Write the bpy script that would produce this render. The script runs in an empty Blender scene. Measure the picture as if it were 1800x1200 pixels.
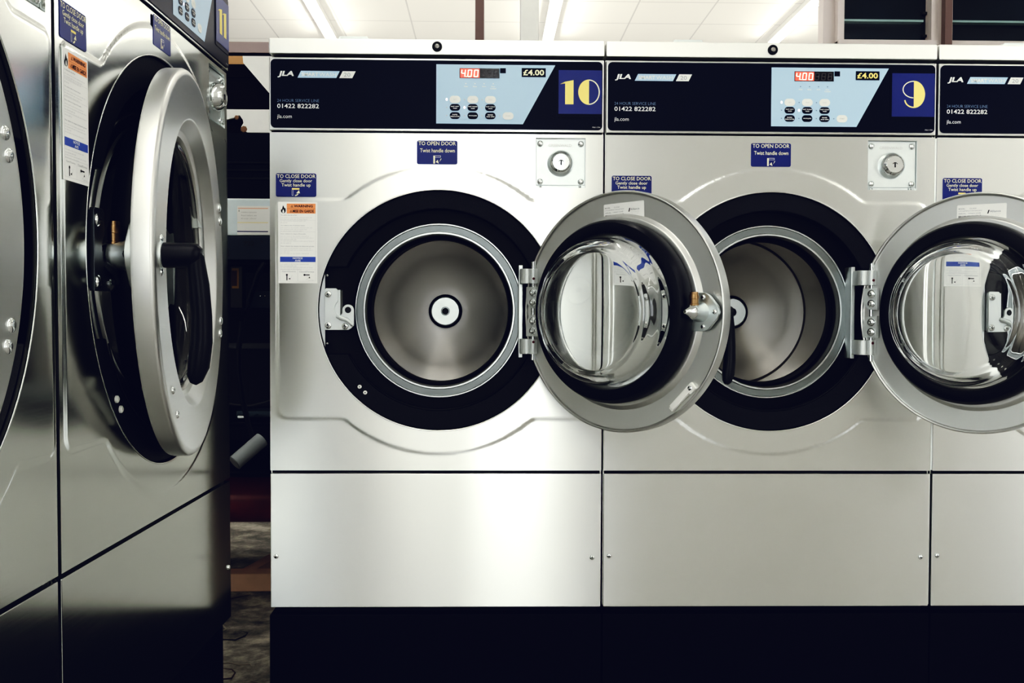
import bpy, bmesh, math, random
from mathutils import Vector, Matrix
from mathutils.geometry import delaunay_2d_cdt
random.seed(7)
PI = math.pi
scene = bpy.context.scene
COL = scene.collection
R = math.radians
I4 = Matrix.Identity(4)

# ------------------------------------------------------------------ materials
MATS = {}
def nodes_of(name):
    m = bpy.data.materials.new(name); m.use_nodes = True
    nt = m.node_tree; p = nt.nodes['Principled BSDF']
    MATS[name] = m
    return m, nt, p
def N(nt, t, **kw):
    n = nt.nodes.new(t)
    for k, v in kw.items():
        if k in n.inputs: n.inputs[k].default_value = v
        else: setattr(n, k, v)
    return n
def plain(name, col, rough=.5, metal=0, noise=.04, nscale=30, bump=0, emit=0, ecol=None, spec=.5, coat=0):
    m, nt, p = nodes_of(name)
    tc = N(nt, 'ShaderNodeTexCoord'); nz = N(nt, 'ShaderNodeTexNoise', Scale=nscale, Detail=4.0)
    nt.links.new(tc.outputs['Object'], nz.inputs['Vector'])
    mx = N(nt, 'ShaderNodeMixRGB'); mx.blend_type = 'MIX'
    mx.inputs[1].default_value = (*[c*(1-noise) for c in col], 1)
    mx.inputs[2].default_value = (*[min(1, c*(1+noise)) for c in col], 1)
    nt.links.new(nz.outputs['Fac'], mx.inputs[0]); nt.links.new(mx.outputs[0], p.inputs['Base Color'])
    p.inputs['Roughness'].default_value = rough; p.inputs['Metallic'].default_value = metal
    p.inputs['Specular IOR Level'].default_value = spec
    p.inputs['Coat Weight'].default_value = coat
    if bump:
        b = N(nt, 'ShaderNodeBump', Strength=bump, Distance=.002)
        nt.links.new(nz.outputs['Fac'], b.inputs['Height']); nt.links.new(b.outputs[0], p.inputs['Normal'])
    if emit:
        p.inputs['Emission Color'].default_value = (*(ecol or col), 1); p.inputs['Emission Strength'].default_value = emit
    return m
def steel(name, col, rough, aniso=.6, wave=.0, wscale=(2.2, 2.2, .35), axis='X', rvar=.05, smudge=.03):
    m, nt, p = nodes_of(name)
    L = nt.links.new
    tc = N(nt, 'ShaderNodeTexCoord')
    mp = N(nt, 'ShaderNodeMapping'); mp.inputs['Scale'].default_value = (6, 6, 300) if axis == 'X' else (300, 300, 6)
    L(tc.outputs['Object'], mp.inputs[0])
    nz = N(nt, 'ShaderNodeTexNoise', Scale=1.0, Detail=3.0); L(mp.outputs[0], nz.inputs['Vector'])
    rm = N(nt, 'ShaderNodeMapRange'); rm.inputs['To Min'].default_value = rough-rvar; rm.inputs['To Max'].default_value = rough+rvar
    L(nz.outputs['Fac'], rm.inputs['Value']); L(rm.outputs[0], p.inputs['Roughness'])
    n2 = N(nt, 'ShaderNodeTexNoise', Scale=9.0, Detail=5.0); L(tc.outputs['Object'], n2.inputs['Vector'])
    mx = N(nt, 'ShaderNodeMixRGB'); mx.inputs[1].default_value = (*[c*(1-smudge) for c in col], 1)
    mx.inputs[2].default_value = (*[min(1, c*(1+smudge)) for c in col], 1)
    L(n2.outputs['Fac'], mx.inputs[0]); L(mx.outputs[0], p.inputs['Base Color'])
    p.inputs['Metallic'].default_value = 1
    p.inputs['Anisotropic'].default_value = aniso
    vt = N(nt, 'ShaderNodeVectorTransform'); vt.vector_type = 'VECTOR'; vt.convert_from = 'OBJECT'; vt.convert_to = 'WORLD'
    vt.inputs[0].default_value = (0, 0, 1) if axis == 'X' else (1, 0, 0)
    if axis == 'R':
        tg = N(nt, 'ShaderNodeTangent'); tg.direction_type = 'RADIAL'; tg.axis = 'Y'; L(tg.outputs[0], p.inputs['Tangent']); p.inputs['Anisotropic Rotation'].default_value = .25
    elif aniso: L(vt.outputs[0], p.inputs['Tangent'])
    if wave:
        m3 = N(nt, 'ShaderNodeMapping'); m3.inputs['Scale'].default_value = wscale
        oi = N(nt, 'ShaderNodeObjectInfo'); L(oi.outputs['Location'], m3.inputs['Location'])
        L(tc.outputs['Object'], m3.inputs[0])
        n3 = N(nt, 'ShaderNodeTexNoise', Scale=1.0, Detail=1.5); L(m3.outputs[0], n3.inputs['Vector'])
        b = N(nt, 'ShaderNodeBump', Strength=1.0, Distance=wave)
        L(n3.outputs['Fac'], b.inputs['Height']); L(b.outputs[0], p.inputs['Normal'])
    return m
M = {}
M['steel'] = steel('brushed_steel', (.80, .81, .79), .30, .97, wave=.004, rvar=.008, smudge=.015)
M['steel_lid'] = steel('lid_steel', (.93, .93, .91), .42, .2)
M['steel_door'] = steel('door_steel', (.74, .745, .73), .38, .0, wave=.0)
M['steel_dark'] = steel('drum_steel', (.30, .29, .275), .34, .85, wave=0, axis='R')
M['steel_left'] = steel('polished_panel_steel', (.70, .72, .70), .17, .3, wave=.0005, rvar=.03)
M['zinc_shaded'] = plain('latch_metal_painted_shade', (.10, .11, .12), .35, .8)  # darker copy of the bracket zinc, recess shade put into the colour
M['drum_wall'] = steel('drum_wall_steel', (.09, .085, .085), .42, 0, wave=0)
M['steel_ring'] = steel('tub_ring_steel', (.60, .62, .62), .30, 0)
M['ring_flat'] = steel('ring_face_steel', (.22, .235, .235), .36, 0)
M['chrome'] = plain('chrome', (.82, .84, .84), .10, 1)
M['zinc'] = plain('zinc_plate', (.72, .76, .76), .38, 1, noise=.06, nscale=60)
M['zincpaint'] = plain('zinc_bracket', (.70, .73, .72), .42, .55)
M['brass'] = plain('brass', (.31, .21, .12), .32, 1)
M['black'] = plain('black_plastic', (.009, .010, .018), .6, noise=.2, nscale=400, bump=.25, spec=.3)
M['blacksm'] = plain('black_smooth', (.0035, .0035, .007), .35, spec=.15)
M['rubber'] = plain('black_rubber', (.004, .005, .011), .34, noise=.15, nscale=25, spec=.3)
M['plinth'] = plain('plinth_black', (.0030, .0028, .008), .45, noise=.5, nscale=9, bump=.1, spec=.10)
M['decal'] = plain('decal_navy', (.0065, .010, .030), .30, noise=.06, nscale=3, spec=.12)
M['ltblue'] = plain('decal_light_blue', (.49, .66, .83), .35, noise=.01)
M['blue'] = plain('sticker_blue', (.012, .024, .17), .35, noise=.02)
M['notice'] = plain('notice_blue', (.06, .11, .42), .5, noise=.02)
M['white'] = plain('print_white', (.85, .86, .83), .5, noise=.01)
M['cream'] = plain('print_cream', (.90, .88, .62), .5, noise=.01)
M['yellow'] = plain('print_yellow', (.95, .80, .28), .5, noise=.01)
M['orange'] = plain('print_orange', (.88, .36, .17), .5, noise=.02)
M['paper'] = plain('label_paper', (.95, .95, .92), .5, noise=.01)
M['ink'] = plain('print_black', (.01, .01, .015), .5, noise=.02)
M['grey'] = plain('print_grey', (.40, .40, .40), .6, noise=.02)
M['ltgrey'] = plain('print_pale_grey', (.60, .60, .59), .6, noise=.02)
M['paleblue'] = plain('print_pale_blue', (.20, .28, .40), .5, noise=.02)
M['display'] = plain('display_window', (.010, .008, .012), .18, noise=.02)
M['dispglow'] = plain('display_red_field', (.30, .05, .04), .3, emit=.75, ecol=(1.0, .17, .12))
M['led'] = plain('led_segment', (1, .5, .4), .4, emit=4.5, ecol=(1.0, .42, .30))
M['ledoff'] = plain('led_segment_off', (.055, .05, .055), .4)
M['ledlamp'] = plain('indicator_lit', (1, .7, .75), .4, emit=1.6, ecol=(1, .72, .78))
M['plwhite'] = plain('white_plastic', (.93, .93, .88), .4)
def glass():
    m, nt, p = nodes_of('door_glass')
    p.inputs['Base Color'].default_value = (.97, .985, .98, 1)
    p.inputs['Transmission Weight'].default_value = 1; p.inputs['Roughness'].default_value = 0.0
    p.inputs['IOR'].default_value = 1.47
    return m
M['glass'] = glass()

# ------------------------------------------------------------------ mesh builder
TXT = {}
def text_polys(s, bold):
    key = (s, bold)
    if key in TXT: return TXT[key]
    cu = bpy.data.curves.new('t', 'FONT'); cu.body = s; cu.size = 1; cu.resolution_u = 2; cu.fill_mode = 'FRONT'
    cu.offset = bold
    ob = bpy.data.objects.new('t', cu); COL.objects.link(ob)
    dg = bpy.context.evaluated_depsgraph_get(); dg.update()
    me = ob.evaluated_get(dg).to_mesh()
    vs = [(v.co.x, v.co.y) for v in me.vertices]; fs = [tuple(p.vertices) for p in me.polygons]
    ob.evaluated_get(dg).to_mesh_clear()
    bpy.data.objects.remove(ob); bpy.data.curves.remove(cu)
    TXT[key] = (vs, fs)
    return TXT[key]

class MB:
    def __init__(s, M0=None):
        s.bm = bmesh.new(); s.mats = []; s.M = M0 or I4.copy()
    def mi(s, mat):
        if mat not in s.mats: s.mats.append(mat)
        return s.mats.index(mat)
    def add(s, vs, fs, mat, smooth=True):
        k = s.mi(mat)
        bv = [s.bm.verts.new(s.M @ Vector(v)) for v in vs]
        out = []
        for f in fs:
            try:
                fc = s.bm.faces.new([bv[i] for i in f]); fc.material_index = k; fc.smooth = smooth; out.append(fc)
            except ValueError: pass
        return bv, out
    def box(s, x0, x1, y0, y1, z0, z1, mat, bev=0, seg=2):
        vs = [(x, y, z) for x in (x0, x1) for y in (y0, y1) for z in (z0, z1)]
        fs = [(0,1,3,2),(4,6,7,5),(0,4,5,1),(2,3,7,6),(0,2,6,4),(1,5,7,3)]
        bv, out = s.add(vs, fs, mat)
        if bev:
            es = list({e for f in out for e in f.edges})
            r = bmesh.ops.bevel(s.bm, geom=es, offset=bev, segments=seg, profile=.5, affect='EDGES', clamp_overlap=True, material=s.mi(mat))
            for f in r['faces']: f.smooth = True
    def lathe(s, prof, mat, seg=64, o=(0,0,0), axis='Y', closed=False, a0=0, a1=2*PI, sx=1):
        # prof: (radius, position along axis); axis Y: radius in XZ
        n = len(prof); full = abs(a1-a0-2*PI) < 1e-6
        cnt = seg if full else seg+1
        vs = []
        for i in range(cnt):
            a = a0+(a1-a0)*i/seg
            c, sn = math.cos(a), math.sin(a)
            for r, t in prof:
                if axis == 'Y': v = (r*c*sx, t, r*sn)
                elif axis == 'X': v = (t, r*c, r*sn)
                else: v = (r*c, r*sn, t)
                vs.append((v[0]+o[0], v[1]+o[1], v[2]+o[2]))
        fs = []
        m = n if closed else n-1
        for i in range(seg if not full else cnt):
            j = (i+1) % cnt
            for k in range(m):
                l = (k+1) % n
                fs.append((i*n+k, j*n+k, j*n+l, i*n+l))
        bv, out = s.add(vs, fs, mat)
        bmesh.ops.remove_doubles(s.bm, verts=bv, dist=1e-6)
    def tube(s, pts, rads, mat, seg=20, flat=1.0, up=None):
        pts = [Vector(p) for p in pts]
        vs = []; n = len(pts)
        if not isinstance(rads, (list, tuple)): rads = [rads]*n
        ref = Vector(up or (0.03, 0.02, 1))
        for i, p in enumerate(pts):
            d = (pts[min(i+1, n-1)]-pts[max(i-1, 0)]).normalized()
            if abs(d.dot(ref.normalized())) > .98: r2 = Vector((1, 0, 0))
            else: r2 = ref
            a = d.cross(r2).normalized(); b = d.cross(a).normalized()
            for k in range(seg):
                t = 2*PI*k/seg
                vs.append(p+a*math.cos(t)*rads[i]+b*math.sin(t)*rads[i]*flat)
        fs = []
        for i in range(n-1):
            for k in range(seg):
                l = (k+1) % seg
                fs.append((i*seg+k, i*seg+l, (i+1)*seg+l, (i+1)*seg+k))
        fs.append(tuple(range(seg))[::-1]); fs.append(tuple((n-1)*seg+k for k in range(seg)))
        s.add(vs, fs, mat)
    def cyl(s, p0, p1, r, mat, seg=24, bev=0):
        p0, p1 = Vector(p0), Vector(p1); d = (p1-p0).normalized()
        if bev: s.tube([p0, p0+d*bev*.3, p0+d*bev, p1-d*bev, p1-d*bev*.3, p1], [r-bev, r-bev*.3, r, r, r-bev*.3, r-bev], mat, seg)
        else: s.tube([p0, p1], r, mat, seg)
    def poly(s, pts, y, mat):            # flat polygon at depth y facing -y
        s.add([(x, y, z) for x, z in pts], [tuple(range(len(pts)))], mat, False)
    def rect(s, x0, x1, z0, z1, y, mat): s.poly([(x0,z0),(x1,z0),(x1,z1),(x0,z1)], y, mat)
    def rrect_pts(s, x0, x1, z0, z1, r, n=6):
        out = []
        for cx, cz, a in ((x1-r, z1-r, 0), (x0+r, z1-r, 90), (x0+r, z0+r, 180), (x1-r, z0+r, 270)):
            for i in range(n+1):
                t = R(a+90*i/n); out.append((cx+r*math.cos(t), cz+r*math.sin(t)))
        return out
    def rrect(s, x0, x1, z0, z1, r, y, mat, th=0):
        p = s.rrect_pts(x0, x1, z0, z1, r)
        if th: s.prism(p, y, y+th, mat)
        else: s.poly(p, y, mat)
    def prism(s, pts, y0, y1, mat, bev=0):   # pts in xz; front at y0 (smaller y), back y1
        n = len(pts)
        vs = [(x, y0, z) for x, z in pts]+[(x, y1, z) for x, z in pts]
        fs = [tuple(range(n)), tuple(range(2*n-1, n-1, -1))]+[(i, i+n, (i+1) % n+n, (i+1) % n) for i in range(n)]
        bv, out = s.add(vs, fs, mat)
        bmesh.ops.recalc_face_normals(s.bm, faces=out)
        if bev:
            es = [e for e in out[0].edges]
            r = bmesh.ops.bevel(s.bm, geom=es, offset=bev, segments=2, profile=.5, affect='EDGES', clamp_overlap=True, material=s.mi(mat))
    def text(s, body, x0, x1, z0, z1, y, mat, bold=0.0, shear=0):
        vs, fs = text_polys(body, bold)
        if not vs: return
        ax, bx = min(v[0] for v in vs), max(v[0] for v in vs); ay, by = min(v[1] for v in vs), max(v[1] for v in vs)
        def f(v):
            v_ = (v[1]-ay)/(by-ay); u_ = (v[0]-ax)/(bx-ax)
            return (x0+(x1-x0)*u_+shear*(z1-z0)*v_, y, z0+(z1-z0)*v_)
        s.add([f(v) for v in vs], fs, mat, False)
    def rivet(s, x, z, y, r, h, mat):    # domed head standing off a face looking to -y
        s.lathe([(r, y), (r, y-h*.25), (r*.86, y-h*.62), (r*.5, y-h*.93), (0, y-h)], mat, 16, (x, 0, z))
    def screw(s, x, z, y, r, h, mat, slot=True):
        s.rivet(x, z, y, r, h, mat)
        if slot:
            s.box(x-r*.5, x+r*.5, y-h*1.02, y-h*.8, z-r*.1, z+r*.1, M['ink']); s.box(x-r*.1, x+r*.1, y-h*1.02, y-h*.8, z-r*.5, z+r*.5, M['ink'])
    def build(s, name, parent=None, matrix=None, sharp=35, recalc=False):
        if recalc: bmesh.ops.recalc_face_normals(s.bm, faces=s.bm.faces)
        me = bpy.data.meshes.new(name); s.bm.to_mesh(me); s.bm.free()
        for m in s.mats: me.materials.append(m)
        me.set_sharp_from_angle(angle=R(sharp))
        o = bpy.data.objects.new(name, me); COL.objects.link(o)
        if name not in ('front_panel', 'glass_bowl') and len(me.polygons) > 8:
            w = o.modifiers.new('weighted', 'WEIGHTED_NORMAL'); w.mode = 'FACE_AREA_WITH_ANGLE'; w.weight = 60; w.keep_sharp = True
        if parent: o.parent = parent
        if matrix is not None: o.matrix_basis = matrix
        return o

def tag(o, label=None, cat=None, group=None, kind=None):
    if label: o['label'] = label
    if cat: o['category'] = cat
    if group: o['group'] = group
    if kind: o['kind'] = kind
    return o
def struct(mb, name, **k): return tag(mb.build(name, **k), kind='structure')

# ------------------------------------------------------------------ washing machine
def smooth(a): a = max(0, min(1, a)); return a*a*(3-2*a)

def front_panel_mesh(P):
    W, z0, z1, cx, cz = P['W'], P['zp']+.003, P['zc']-.0045, P['cx'], P['cz']
    rh = .238*P['k']; ex0, ex1, ez0, ez1 = P['er']; rc = P['rc']; x0, x1 = .0025, W-.0025
    lx0, lx1, lz0, lz1 = P['lock']
    def sd(x, z):
        mx, mz, hx, hz = (ex0+ex1)/2, (ez0+ez1)/2, (ex1-ex0)/2-.02, (ez1-ez0)/2-.02
        qx, qz = abs(x-mx)-hx, abs(z-mz)-hz
        a = math.hypot(max(qx, 0), max(qz, 0))+min(max(qx, qz), 0)-.02
        b = math.hypot(x-cx, z-cz)-rc
        k = .006; h = max(k-abs(a-b), 0)/k
        return min(a, b)-h*h*k*.25
    pts = []; edges = []
    def loop(ps):
        i0 = len(pts); pts.extend(Vector(p) for p in ps); n = len(ps)
        edges.extend((i0+i, i0+(i+1) % n) for i in range(n))
    def edge_pts(a, b, n): return [(a[0]+(b[0]-a[0])*i/n, a[1]+(b[1]-a[1])*i/n) for i in range(n)]
    cs = [(x0, z0), (x1, z0), (x1, z1), (x0, z1)]
    loop(sum([edge_pts(cs[i], cs[(i+1) % 4], 40) for i in range(4)], []))
    NH = 160
    loop([(cx+rh*math.cos(2*PI*i/NH), cz+rh*math.sin(2*PI*i/NH)) for i in range(NH)])
    ls = [(lx0, lz0), (lx1, lz0), (lx1, lz1), (lx0, lz1)]
    loop(sum([edge_pts(ls[i], ls[(i+1) % 4], 6) for i in range(4)], []))
    st = .0032
    nx, nz = int((x1-x0)/st), int((z1-z0)/st)
    for i in range(1, nx):
        for j in range(1, nz):
            x, z = x0+(x1-x0)*i/nx, z0+(z1-z0)*j/nz
            r = math.hypot(x-cx, z-cz)
            if r < rh+.004 or (lx0-.003 < x < lx1+.003 and lz0-.003 < z < lz1+.003): continue
            if abs(sd(x, z)) < .010 or (i % 9 == 0 and j % 9 == 0): pts.append(Vector((x+random.uniform(-1, 1)*1e-5, z)))
    v, e, f = delaunay_2d_cdt(pts, edges, [], 0, 1e-6)[:3]
    mb = MB(); bm = mb.bm; k = mb.mi(M[P['st']])
    dep = .0016
    def hy(x, z):
        h = dep*smooth(.5-sd(x, z)/.005)
        ed = min(x-x0, x1-x); h *= smooth(ed/.012)
        dl = max(lx0-x, x-lx1, lz0-z, z-lz1)
        return -h*smooth(dl/.01)
    bv = [bm.verts.new((p[0], hy(p[0], p[1]), p[1])) for p in v]
    for t in f:
        mx = sum(v[i][0] for i in t)/len(t); mz = sum(v[i][1] for i in t)/len(t)
        if math.hypot(mx-cx, mz-cz) < rh*.9995 or (lx0 < mx < lx1 and lz0 < mz < lz1): continue
        fc = bm.faces.new([bv[i] for i in t]); fc.smooth = True; fc.material_index = k
        if fc.normal.length == 0: fc.normal_update()
    bmesh.ops.recalc_face_normals(bm, faces=bm.faces)
    if sum(fc.normal.y for fc in bm.faces) > 0: bmesh.ops.reverse_faces(bm, faces=bm.faces)
    bm.verts.ensure_lookup_table()
    # returned edges (rolled back)
    bd = [e_ for e_ in bm.edges if len(e_.link_faces) == 1]
    for step, (dy, inw) in enumerate(((.0012, .0006), (.018, .0))):
        r = bmesh.ops.extrude_edge_only(bm, edges=bd)
        nv = [g for g in r['geom'] if isinstance(g, bmesh.types.BMVert)]
        bd = [g for g in r['geom'] if isinstance(g, bmesh.types.BMEdge) and all(q in nv for q in g.verts)]
        nvs = set(nv); bd = [g for g in r['geom'] if isinstance(g, bmesh.types.BMEdge) and g.verts[0] in nvs and g.verts[1] in nvs]
        for q in nv:
            d = math.hypot(q.co.x-cx, q.co.z-cz)
            if d < rh+.004:
                q.co.x += (cx-q.co.x)*inw/d; q.co.z += (cz-q.co.z)*inw/d; q.co.y = dy
            else:
                q.co.y = dy
                if not (lx0-.001 < q.co.x < lx1+.001 and lz0-.001 < q.co.z < lz1+.001):
                    if q.co.x < x0+1e-4: q.co.x += inw
                    if q.co.x > x1-1e-4: q.co.x -= inw
                    if q.co.z < z0+1e-4: q.co.z += inw
                    if q.co.z > z1-1e-4: q.co.z -= inw
        for g in r['geom']:
            if isinstance(g, bmesh.types.BMFace): g.smooth = True; g.material_index = k
    # bright rolled lip round the porthole
    mb.lathe([(rh+.0016*math.cos(a), -.0008+.0016*math.sin(a)) for a in [2*PI*i/8 for i in range(8)]], M[P['st']], 128, (cx, 0, cz), closed=True)
    return mb

def sticker_close(mb, x0, z0, w=.079, h=.0456, y=-.0035):
    mb.rrect(x0, x0+w, z0, z0+h, .0035, y, M['blue'], .0006)
    Y = y-.0003
    mb.text('TO CLOSE DOOR', x0+.002, x0+w-.0015, z0+h*.80, z0+h*.955, Y, M['cream'], .008)
    mb.text('Gently close door', x0+.0075, x0+w-.008, z0+h*.575, z0+h*.755, Y, M['cream'], .008)
    mb.text('Twist handle up', x0+.011, x0+w-.011, z0+h*.39, z0+h*.575, Y, M['cream'], .008)
    cx = x0+w*.49; b = z0+h*.05
    mb.rrect(cx-.0075, cx+.0075, b+.0115, b+.0145, .0012, Y, M['yellow'])
    for a, c in ((-.0075, -.0070), (-.0050, -.0045)): mb.rect(cx+a, cx+c, b, b+.0112, Y, M['white'])
    mb.rect(cx-.0075, cx-.0045, b, b+.0006, Y, M['white'])
    pts = [(cx-.002+.009*math.sin(t)*.9, b+.0085-.0085*math.cos(t)) for t in [R(5+i*12) for i in range(5)]]
    for i in range(4):
        (ax, az), (bx, bz) = pts[i], pts[i+1]
        mb.poly([(ax, az-.0012), (bx+.001, bz-.001), (bx-.001, bz+.001), (ax, az+.0012)], Y, M['cream'])
    mb.poly([(cx+.001, b+.0045), (cx+.0085, b+.0045), (cx+.0065, b+.0105)], Y, M['cream'])

def sticker_open(mb, x0, z0, w=.0794, h=.0462, y=-.0035):
    mb.rrect(x0, x0+w, z0, z0+h, .0035, y, M['blue'], .0006)
    Y = y-.0003
    mb.text('TO OPEN DOOR', x0+.003, x0+w-.003, z0+h*.80, z0+h*.965, Y, M['cream'], .008)
    mb.text('Twist handle down', x0+.006, x0+w-.005, z0+h*.50, z0+h*.665, Y, M['cream'], .006)
    cx = x0+w*.5; b = z0+h*.03
    mb.rect(cx-.0075, cx-.0042, b, b+.0155, Y, M['cream'])
    mb.rect(cx-.0042, cx+.0070, b+.0148, b+.0156, Y, M['white']); mb.rect(cx-.0042, cx+.0070, b+.0118, b+.0125, Y, M['white'])
    mb.rect(cx+.0064, cx+.0071, b+.0118, b+.0156, Y, M['white'])
    pts = [(cx-.001+.0085*math.cos(t), b+.0105-.0085*math.sin(t)) for t in [R(5+i*14) for i in range(5)]]
    for i in range(4):
        (ax, az), (bx, bz) = pts[i], pts[i+1]
        mb.poly([(ax-.001, az-.0006), (bx-.001, bz-.001), (bx+.001, bz+.001), (ax+.001, az+.0006)], Y, M['cream'])
    mb.poly([(cx-.0028, b+.0030), (cx+.0032, b), (cx+.0012, b+.0075)], Y, M['cream'])

def sticker_warn(mb, x0, z0, w=.0762, h=.1592, y=-.0035):
    mb.rrect(x0, x0+w, z0, z0+h, .0008, y, M['paper'], .0006)
    Y = y-.0003; S = w/510.; T = h/1068.   # label drawn on its own 510 x 1068 grid, origin top left
    X = lambda u: x0+u*S
    Z = lambda v: z0+h-v*T
    def ln(u0, u1, v, t, m): mb.rect(X(u0), X(u1), Z(v+t), Z(v), Y, m)
    mb.rect(X(112), X(488), Z(152), Z(22), Y, M['orange']); ln(112, 488, 88, 2, M['ink'])
    mb.text('WARNING', X(205), X(452), Z(72), Z(38), Y-.0002, M['ink'], .03)
    mb.text('MISE EN GARDE', X(190), X(466), Z(140), Z(102), Y-.0002, M['ink'], .025)
    for u, v in ((162, 40), (150, 104)):
        mb.poly([(X(u), Z(v+32)), (X(u+36), Z(v+32)), (X(u+18), Z(v))], Y-.0002, M['ink'])
        mb.poly([(X(u+6), Z(v+28)), (X(u+30), Z(v+28)), (X(u+18), Z(v+6))], Y-.0003, M['orange'])
        mb.rect(X(u+16), X(u+20), Z(v+26), Z(v+12), Y-.0004, M['ink'])
    fl = [(60, 148), (40, 134), (34, 112), (44, 92), (50, 100), (56, 72), (64, 44), (74, 66), (82, 84), (90, 76), (98, 104), (96, 128), (84, 146)]
    mb.poly([(X(u), Z(v)) for u, v in fl], Y-.0002, M['ink'])
    mb.poly([(X(u), Z(v)) for u, v in [(64, 146), (54, 132), (58, 112), (66, 96), (74, 110), (80, 130), (74, 144)]], Y-.0003, M['paper'])
    mb.text('To reduce the risk of fire:', X(34), X(245), Z(180), Z(168), Y, M['grey'], .01)
    mb.text('To reduce risk of serious injury:', X(34), X(348), Z(318), Z(304), Y, M['grey'], .01)
    mb.text("Pour r\u00e9duire le risque d'incendie:", X(34), X(362), Z(428), Z(414), Y, M['grey'], .01)
    mb.text('Pour r\u00e9duire les risques de blessures graves:', X(34), X(470), Z(592), Z(576), Y, M['grey'], .01)
    body = {200: 440, 222: 380, 244: 360, 266: 120, 334: 445, 356: 375, 378: 330, 444: 400, 466: 460, 488: 235, 510: 465, 532: 170,
            606: 425, 628: 455, 650: 150, 672: 400, 812: 400, 834: 240, 856: 450, 878: 300}
    words = 'do not wash or dry articles cleaned with oils or keep liquids near the machine and always read all instructions before use'
    i = 0
    for v, u in body.items():
        n = int((u-34)/9.5); i = (i*7+3) % 40
        mb.text((words+' '+words)[i:i+n].strip(), X(34), X(u), Z(v+14), Z(v), Y, M['ltgrey'], 0)
    for v in (240, 392, 888): ln(22, 488, v, 1.6, M['ltgrey'])
    ln(22, 488, 1040, 1.6, M['ltgrey']); mb.rect(X(21), X(23), Z(1040), Z(22), Y, M['ltgrey']); mb.rect(X(487), X(489), Z(1040), Z(22), Y, M['ltgrey'])
    mb.rect(X(255), X(257), Z(1040), Z(888), Y, M['ltgrey'])
    mb.rect(X(24), X(488), Z(788), Z(720), Y, M['notice'])
    mb.text('NOTICE', X(190), X(318), Z(751), Z(727), Y-.0002, M['white'], .03); mb.text('AVIS', X(216), X(292), Z(783), Z(759), Y-.0002, M['white'], .03)
    mb.text('Open/Ouverte', X(48), X(228), Z(926), Z(906), Y, M['grey'], 0); mb.text('Closed/Ferm\u00e9e', X(275), X(468), Z(926), Z(906), Y, M['grey'], 0)
    def disc(u, v, r): mb.poly([(X(u)+r*S*math.cos(2*PI*i/12), Z(v)+r*S*math.sin(2*PI*i/12)) for i in range(12)], Y, M['ink'])
    disc(112, 958, 13); mb.rect(X(106), X(118), Z(1030), Z(958), Y-.0001, M['ink'])
    disc(342, 958, 13); mb.rect(X(342), X(410), Z(964), Z(952), Y-.0001, M['ink'])
    mb.poly([(X(132), Z(1010)), (X(156), Z(1020)), (X(156), Z(998))], Y, M['ink'])
    mb.poly([(X(396), Z(1000)), (X(418), Z(1000)), (X(407), Z(978))], Y, M['ink'])
    for c, (u, v, s0, s1) in enumerate(((112, 958, -50, -5), (342, 958, -75, -30))):
        for t in range(s0, s1, 6):
            a, b = R(t), R(t+6)
            mb.poly([(X(u+66*math.cos(q)+d*math.cos(q)), Z(v-66*math.sin(q)-d*math.sin(q))) for q, d in ((a, 0), (a, 2.4), (b, 2.4), (b, 0))], Y, M['ltgrey'])
    mb.text('PHM1383C', X(390), X(470), Z(1034), Z(1024), Y, M['ltgrey'], 0)

def digit_one(mb, x, z0, z1, w, y):
    mb.poly([(x+w*.38, z0), (x+w, z0), (x+w, z1), (x+w*.38, z1-(z1-z0)*.08)], y, M['yellow'])
    mb.poly([(x, z1-(z1-z0)*.17), (x+w*.4, z1-(z1-z0)*.14), (x+w, z1), (x+w*.38, z1-(z1-z0)*.07)], y-.0001, M['yellow'])
def arc_band(mb, cx, cz, rx, rz, t, a0, a1, y, mat, n=24):
    for i in range(n):
        a, b = R(a0+(a1-a0)*i/n), R(a0+(a1-a0)*(i+1)/n)
        P = lambda q, d: (cx+(rx-d)*math.cos(q), cz+(rz-d)*math.sin(q))
        q = [P(a, t), P(a, 0), P(b, 0), P(b, t)]
        mb.poly(q, y, mat)
def number_sign(num, xr, dz, parent):
    mb = MB()
    x0, x1, z0, z1 = xr-.0855+.0, xr-.0005, 1.2775+dz, 1.3630+dz
    mb.rrect(x0-.003, x1+.0, z0-.0075, z1+.0085, .002, -.0060, M['decal'], .001)
    mb.rect(x0, x1, z0, z1, -.0066, M['blue'])
    Y = -.0069
    if num == '10':
        digit_one(mb, x0+.003, 1.2962+dz, 1.3435+dz, .0265, Y)
        cx, cz, rx, rz = x0+.060, 1.3202+dz, .0212, .0247
        mb.poly([(cx, cz-rz)]+[(cx-rx*math.cos(R(a)), cz+rz*math.sin(R(a))) for a in range(-85, 86, 6)]+[(cx, cz+rz)], Y, M['yellow'])
        arc_band(mb, cx, cz, rx, rz, .0022, -90, 90, Y, M['cream'])
    elif num == '11':
        digit_one(mb, x0+.012, 1.2962+dz, 1.3435+dz, .0265, Y); digit_one(mb, x0+.040, 1.2962+dz, 1.3435+dz, .0265, Y)
    elif num == '9':
        cx, cz = x0+.0435, 1.3215+dz
        mb.poly([(cx, cz-.0268)]+[(cx+.0225*math.cos(R(a)), cz+.0268*math.sin(R(a))) for a in range(-86, 87, 6)]+[(cx, cz+.0268)], Y, M['yellow'])
        arc_band(mb, cx, cz+.0095, .0225, .0173, .0020, 90, 268, Y, M['cream'])
        arc_band(mb, cx, cz-.0100, .0190, .0168, .0026, 185, 270, Y, M['yellow'], 12)
    else:
        mb.text(num, x0+.02, x1-.02, z0+.018, z1-.018, Y, M['yellow'], .03)
    return mb.build('number_sign', parent)

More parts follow.
